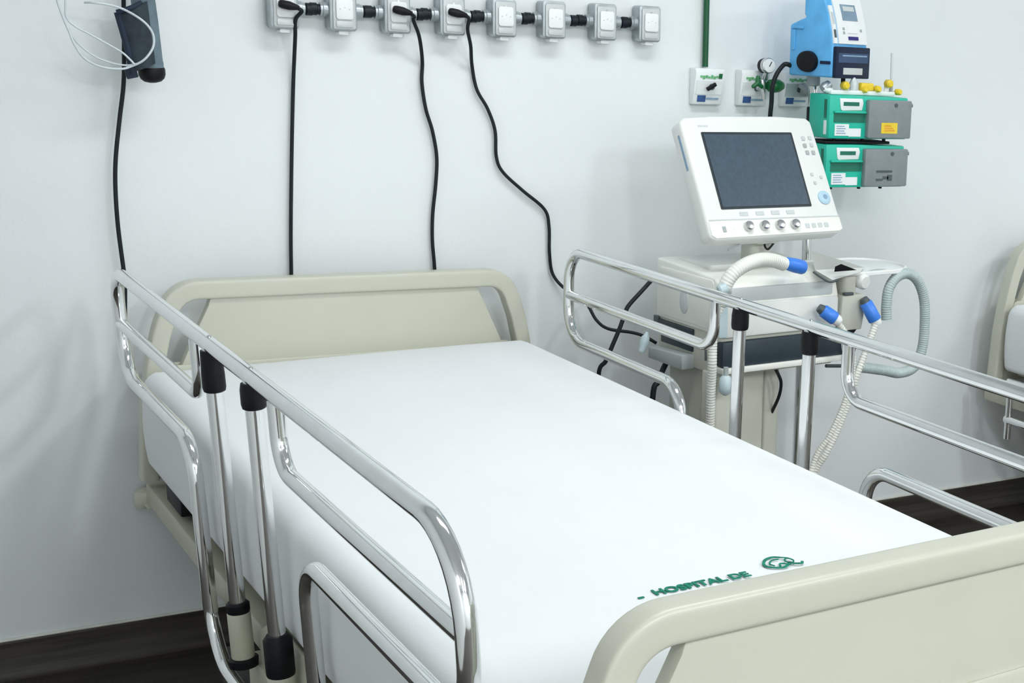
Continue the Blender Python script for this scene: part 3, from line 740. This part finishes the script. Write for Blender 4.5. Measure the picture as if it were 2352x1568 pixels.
prism('front_lip', 'offwhite', rrect(.004, .762, VW - .004, .842, .008), 'y', -.006, .01, body, bev=.003)
prism('side_panel', 'offwhite2', rrect(.03, .775, .275, .895, .012), 'x', -.003, .01, body, bev=.003)
bm = bmesh.new()
rings = [[Vector((d, .155 + (.021 - i * .002) * math.cos(R(18 * j)), .826 + (.033 - i * .002) * math.sin(R(18 * j)))) for j in range(20)] for i, d in enumerate((.0, -.0045, -.0055))]
add_rings(bm, rings); finish('side_vent', bm, 'ltgrey', body)
prism('top_tray', 'offwhite', rrect(.04, .11, .26, .26, .01), 'z', .905, .917, body, bev=.002)
# lower electronics bay: dark bar in front and dark slots at the side
bay = prism('bay', 'beige', rrect(.004, .006, VW - .004, .285, .01), 'z', .668, .766, vt, bev=.002)
prism('front_bar', 'dark', [(.004, .690), (.366, .690), (.356, .752), (.004, .752)], 'y', -.008, .02, bay, bev=.0025)
prism('front_ledge', 'offwhite2', [(.0, .676), (.366, .676), (.366, .690), (.0, .690)], 'y', -.014, .02, bay, bev=.002)
box('side_slot', 'dark', (-.002, .118, .742), (.006, .280, .762), bay, .002)
box('side_slot', 'dark', (-.002, .120, .706), (.006, .262, .730), bay, .002)
prism('side_shelf', 'grey', [(.118, .664), (.276, .664), (.276, .692), (.118, .700)], 'x', -.03, .006, bay, bev=.003)
box('corner_strut', 'dkgreen' if False else 'doormark', (-.004, .276, .735), (.004, .296, .768), bay, .002)
ped = prism('pedestal', 'beige', rrect(.02, .06, .178, .26, .012), 'z', .16, .672, vt, bev=.003)
prism('pedestal_wing', 'beige', rrect(.187, .075, .235, .25, .010), 'z', .16, .668, vt, bev=.003)
box('pedestal_gap', 'doormark', (.170, .082, .16), (.192, .24, .668), ped)
prism('front_column', 'beige', rrect(-.004, .012, .058, .075, .012), 'z', .16, .672, vt, bev=.004)
base = prism('base', 'beige', rrect(-.04, -.06, .33, .36, .05), 'z', .085, .165, vt, bev=.008)
for a in (-.005, .295):
    for b in (-.03, .33):
        cyl('caster', 'tire', (a - .014, b, .0405), (a + .014, b, .0405), .04, base, 20, .006)
        cyl('caster_stem', 'steel', (a, b, .04), (a, b, .09), .009, base, 10)
# screen unit
mon = bpy.data.objects.new('screen_unit', None); C.objects.link(mon); mon.parent = vt
mon.matrix_parent_inverse = Matrix.Identity(4)
mc = VI @ Vector((.901, -.30, 1.139))
mon.location = mc; mon.rotation_euler = (R(-29.1), 0, R(.4))
hp = [(-.186, .128), (-.17, .139), (-.09, .144), (.10, .146), (.195, .142), (.208, .132), (.212, 0), (.215, -.155), (.205, -.170), (-.172, -.176), (-.186, -.165), (-.185, -.05)]
hp = [p for p in hp]
hous = prism('housing', 'offwhite', hp, 'y', -.003, .045, mon, bev=.008, seg=3)
prism('back_shell', 'offwhite', rrect(-.15, -.13, .17, .11, .03), 'y', .04, .085, mon, bev=.015, seg=3)
prism('screen_border', 'bezel', rrect(-.135, -.099, .135, .100, .003), 'y', -.0045, .002, hous)
prism('screen', 'screen', rrect(-.1295, -.0935, .1285, .0935, .002), 'y', -.0055, .0, hous)
prism('groove', 'ltgrey', [(-.178, -.1235), (.212, -.1255), (.212, -.1285), (-.178, -.1265)], 'y', -.0042, .001, hous)
prism('control_strip', 'offwhite2', [(-.180, -.128), (.211, -.130), (.212, -.162), (.20, -.167), (-.170, -.171), (-.181, -.163)], 'y', -.0048, .0, hous, bev=.001)
for x in (-.074, -.027, .019, .065):
    lathe('control_knob', 'steel', (x, -.004, -.146), (x, -.020, -.146), [(0, .0115), (.003, .0125), (.012, .0115), (.015, .009), (.016, .003)], hous, 20)
    box('knob_icon', 'ltgrey', (x - .012, -.0036, -.117), (x + .012, -.0042, -.107), hous)
for x, z in ((.167, .084), (.188, .085), (.166, .064), (.188, .066), (.168, .045), (.187, .045)):
    prism('key', 'grey' if z < .08 and x < .18 or z < .05 else 'ltgrey', rrect(x - .005, z - .0055, x + .005, z + .0055, .002), 'y', -.0055, .0, hous)
for x, z in ((.163, -.014), (.190, -.022), (.166, -.037)):
    prism('key', 'ltgrey', rrect(x - .004, z - .004, x + .004, z + .004, .0019), 'y', -.0055, .0, hous)
lathe('jog_dial', 'paleblue', (.181, -.003, -.077), (.181, -.010, -.077), [(0, .0185), (.003, .018), (.006, .014), (.007, .006)], hous, 26)
lathe('jog_dial_centre', 'bluepale', (.181, -.009, -.077), (.181, -.0115, -.077), [(0, .007), (.002, .006)], hous, 18)
for k in range(4):
    prism('soft_key', 'ltgrey', rrect(.098 + k * .0195, -.156, .111 + k * .0195, -.144, .002), 'y', -.0058, .0, hous)
box('power_key', 'grey', (-.147, -.006, -.157), (-.137, .0, -.142), hous, .001)
box('status_light', 'yellow' if False else 'offwhite', (-.118, -.0055, -.153), (-.112, .0, -.146), hous)
for k in range(5): box('name_print', 'ltgrey', (-.139 + k * .006, -.0033, .114), (-.1345 + k * .006, -.0037, .118), hous)
box('side_stripe', 'bluepale', (-.1865, .012, .01), (-.183, .020, .10), hous)
neck = prism('neck', 'beige', rrect(.153, .10, .213, .155, .012), 'z', .912, .985, vt, bev=.003)
box('neck_joint', 'beige', (.148, .075, .965), (.218, .15, 1.0), vt, .01)
tube('neck_cable', 'cable', spline([va(1756, 553, .09), va(1757, 566, .08), va(1764, 572, .075), va(1774, 562, .08), va(1784, 548, .10)]), .0028, vt, 8)
tube('neck_wire', 'grey', spline([va(1705, 553, .09), va(1698, 562, .08), va(1682, 567, .075), va(1672, 574, .075)]), .0022, vt, 8)
# cables on the near side
tube('mains_cable', 'cable', spline([Vector((.006, .265, .868)), va(1506, 634, .265), va(1497, 643, .26), va(1474, 668, .25), va(1445, 700, .25), va(1436, 718, .25), va(1424, 752, .25), va(1408, 790, .25), va(1392, 828, .25), va(1375, 862, .26)] + [Vector((-.16, .27, .48)), Vector((-.14, .30, .25)), Vector((-.02, .27, .12))]), .0054, vt, 10)
tube('rear_cable', 'cable', spline([va(1534, 826, .22), va(1523, 848, .22), va(1512, 876, .22), va(1500, 905, .22), Vector((-.05, .22, .42)), Vector((-.02, .2, .14))]), .0072, vt, 10)
tube('lower_cable', 'cable', spline([va(1776, 838, .04), va(1788, 860, .03), va(1794, 880, .03), va(1789, 910, .04), va(1772, 948, .08)]), .0042, vt, 10)
# small clear drip trap hanging at the near side
tp = va(1505, 742, .27)
tube('trap_line', 'clear', spline([va(1512, 735, .27), va(1502, 744, .26), va(1492, 757, .25), va(1485, 770, .25)]), .0028, vt, 8)
lathe('drip_trap', 'bluegrey', va(1487, 762, .25), va(1470, 818, .25), [(0, .004), (.008, .006), (.014, .0105), (.030, .0115), (.04, .0085), (.046, .010), (.052, .008)], vt, 16)
# breathing hoses
corrugated('breathing_hose', 'hosewhite', [va(1800, 606, -.02), va(1775, 598, -.03), va(1745, 597, -.04), va(1712, 608, -.05), va(1682, 630, -.05), va(1664, 662, -.045), va(1656, 700, -.04)], .0165, vt)
lathe('hose_cuff', 'blue', va(1800, 603, -.02), va(1856, 617, -.02), [(0, .0125), (.004, .0145), (.02, .0165), (.034, .0175), (.058, .0175), (.062, .0155)], vt, 24)
prism('cuff_strap', 'blue', [(0, 0), (.05, -.012), (.05, -.018), (0, -.006)], 'y', -.012, .0, vt)
vt.children[-1].location = va(1790, 588, -.02)
box('filter_cartridge', 'bluegrey', va(1646, 688, -.03), va(1672, 776, -.045), vt, .004)
corrugated('vertical_hose', 'hosewhite', [va(1656, 700, -.04), va(1640, 740, -.035), va(1637, 790, -.03), va(1636, 835, -.03), va(1634, 880, -.02), va(1632, 940, -.01), va(1630, 1000, .0), va(1628, 1080, .0)], .0105, vt)
tube('hose_seam', 'doormark', spline([va(1641, 700, -.025), va(1634, 755, -.02), va(1622, 785, -.02), va(1621, 828, -.02)]), .0028, vt, 8)
lathe('elbow', 'bluegrey', va(1650, 668, -.055), va(1672, 660, -.06), [(0, .010), (.004, .014), (.018, .014), (.022, .010)], vt, 18)
lathe('port', 'grey', va(1668, 663, -.04), va(1672, 678, -.075), [(0, .011), (.02, .011), (.022, .008), (.03, .008)], vt, 16)
wt = va(1667, 862, -.03)
lathe('water_cup', 'bluegrey', wt, wt - Vector((0, 0, .05)), [(0, .008), (.006, .014), (.03, .0165), (.042, .013), (.048, .005)], vt, 18)
cyl('cup_neck', 'grey', wt + Vector((0, 0, .02)), wt - Vector((0, 0, .002)), .006, vt, 12)
# valve block at the front right corner
vb0 = va(1925, 695, .0)
blk = prism('valve_block', 'beige', [(.348, .752), (.418, .752), (.424, .79), (.420, .842), (.352, .842)], 'y', -.015, .05, vt, bev=.004)
box('valve_slot', 'doormark', (.358, -.0165, .842), (.386, -.005, .849), blk, .001)
prism('valve_neck', 'beige', rrect(.362, -.008, .402, .04, .01), 'z', .838, .888, vt, bev=.003)
prism('valve_mouth', 'black', [(.362, .752), (.412, .762), (.386, .735)], 'y', -.014, .03, vt, bev=.002)
lathe('valve_knob', 'offwhite', va(1966, 640, .02), va(1992, 650, -.02), [(0, .014), (.006, .020), (.03, .020), (.036, .015)], vt, 20)
lathe('valve_knob_rear', 'grey', va(1958, 642, .02), va(1970, 648, -.01), [(0, .016), (.012, .017), (.018, .014)], vt, 18)
# support plate with an open end, over the valve block
a0, a1, a2, a3 = va(1868, 572, .02), va(1980, 618, .02), va(1908, 645, -.03), va(1868, 620, -.01)
pl_ = bmesh.new()
q = [va(1862, 575, .07), va(1985, 614, .05), va(1975, 625, -.02), va(1912, 643, -.05), va(1872, 620, -.02)]
tv = [pl_.verts.new(p) for p in q]; pl_.faces.new(tv); bmesh.ops.solidify(pl_, geom=pl_.faces[:], thickness=.010)
finish('support_plate', pl_, 'offwhite', vt)
bm = bmesh.new()
q = [va(1916, 624, -.052), va(1918, 612, -.05), va(1932, 606, -.045), va(1968, 620, -.035)]
bm.faces.new([bm.verts.new(p) for p in q]); bmesh.ops.solidify(bm, geom=bm.faces[:], thickness=.004)
finish('plate_mouth', bm, 'black', vt)
tube('plate_edge', 'doormark', spline([va(1868, 624, -.03), va(1885, 636, -.045), va(1905, 647, -.055), va(1925, 643, -.055)]), .0028, vt, 8)
# side table plate at the right
tr = prism('side_tray', 'plate', rrect(.345, -.01, .615, .21, .09), 'z', .886, .893, vt, bev=.002)
tube('tray_rim', 'offwhite', fillet([Vector((.345, .205, .893)), Vector((.61, .205, .893)), Vector((.61, -.005, .893)), Vector((.345, -.005, .893))], [0, .09, .09, 0], 8), .005, vt, 8)
tube('tray_bracket', 'grey', spline([va(1982, 632, .0), va(2005, 622, .02), va(2040, 621, .03)]), .004, vt, 8)
# blue capped ports with clear collars
for nm, p, q in (('port_cap', (1889, 712), (1918, 732)), ('port_cap', (1988, 694), (2010, 735))):
    A, B = va(*p, -.03), va(*q, -.045)
    L = (B - A).length
    c_ = lathe(nm, 'blue', A, B, [(0, .014), (.003, .0165), (L * .6, .0172), (L - .002, .0172), (L, .016)], vt, 22)
    d = (B - A).normalized()
    lathe('port_collar', 'white', B - d * .002, B + d * .016, [(0, .0145), (.012, .0140), (.018, .010)], c_, 20)
    lathe('port_root', 'doormark', A - d * .012, A + d * .002, [(0, .010), (.01, .013), (.014, .013)], c_, 16)
corrugated('drain_hose', 'hosewhite', [va(2012, 742, -.05), va(2000, 775, -.05), va(1985, 815, -.05), va(1968, 862, -.05), va(1950, 920, -.04), va(1925, 985, -.03), va(1898, 1040, -.02), va(1870, 1090, .0), Vector((.27, .02, .24)), Vector((.24, .06, .13))], .0085, vt, depth=.0008)
corrugated('drain_hose', 'hosewhite', [va(1922, 738, -.05), va(1944, 770, -.05), va(1958, 815, -.05), va(1955, 870, -.045), va(1938, 930, -.035), va(1906, 1000, -.02), va(1870, 1060, .0), Vector((.25, .0, .25)), Vector((.21, .04, .13))], .0075, vt, depth=.0008)
tube('black_hook', 'black', spline([va(1958, 790, -.03), va(1962, 800, -.03), va(1958, 812, -.03)]), .004, vt, 8)
cyl('lower_peg', 'doormark', va(1897, 840, .01), va(1932, 840, .01), .0045, vt, 10)
corrugated('grey_hose', 'hosegrey', [va(2036, 734, .0), va(2036, 700, .0), va(2042, 662, .0), va(2060, 636, .0), va(2085, 628, .0), va(2108, 645, .0), va(2122, 685, .0), va(2124, 740, .0), va(2118, 800, .0), va(2100, 842, .0), va(2066, 856, .0), va(2030, 850, .0), va(1985, 844, .005), va(1945, 840, .01)], .0135, vt, pitch=.006, depth=.0006)
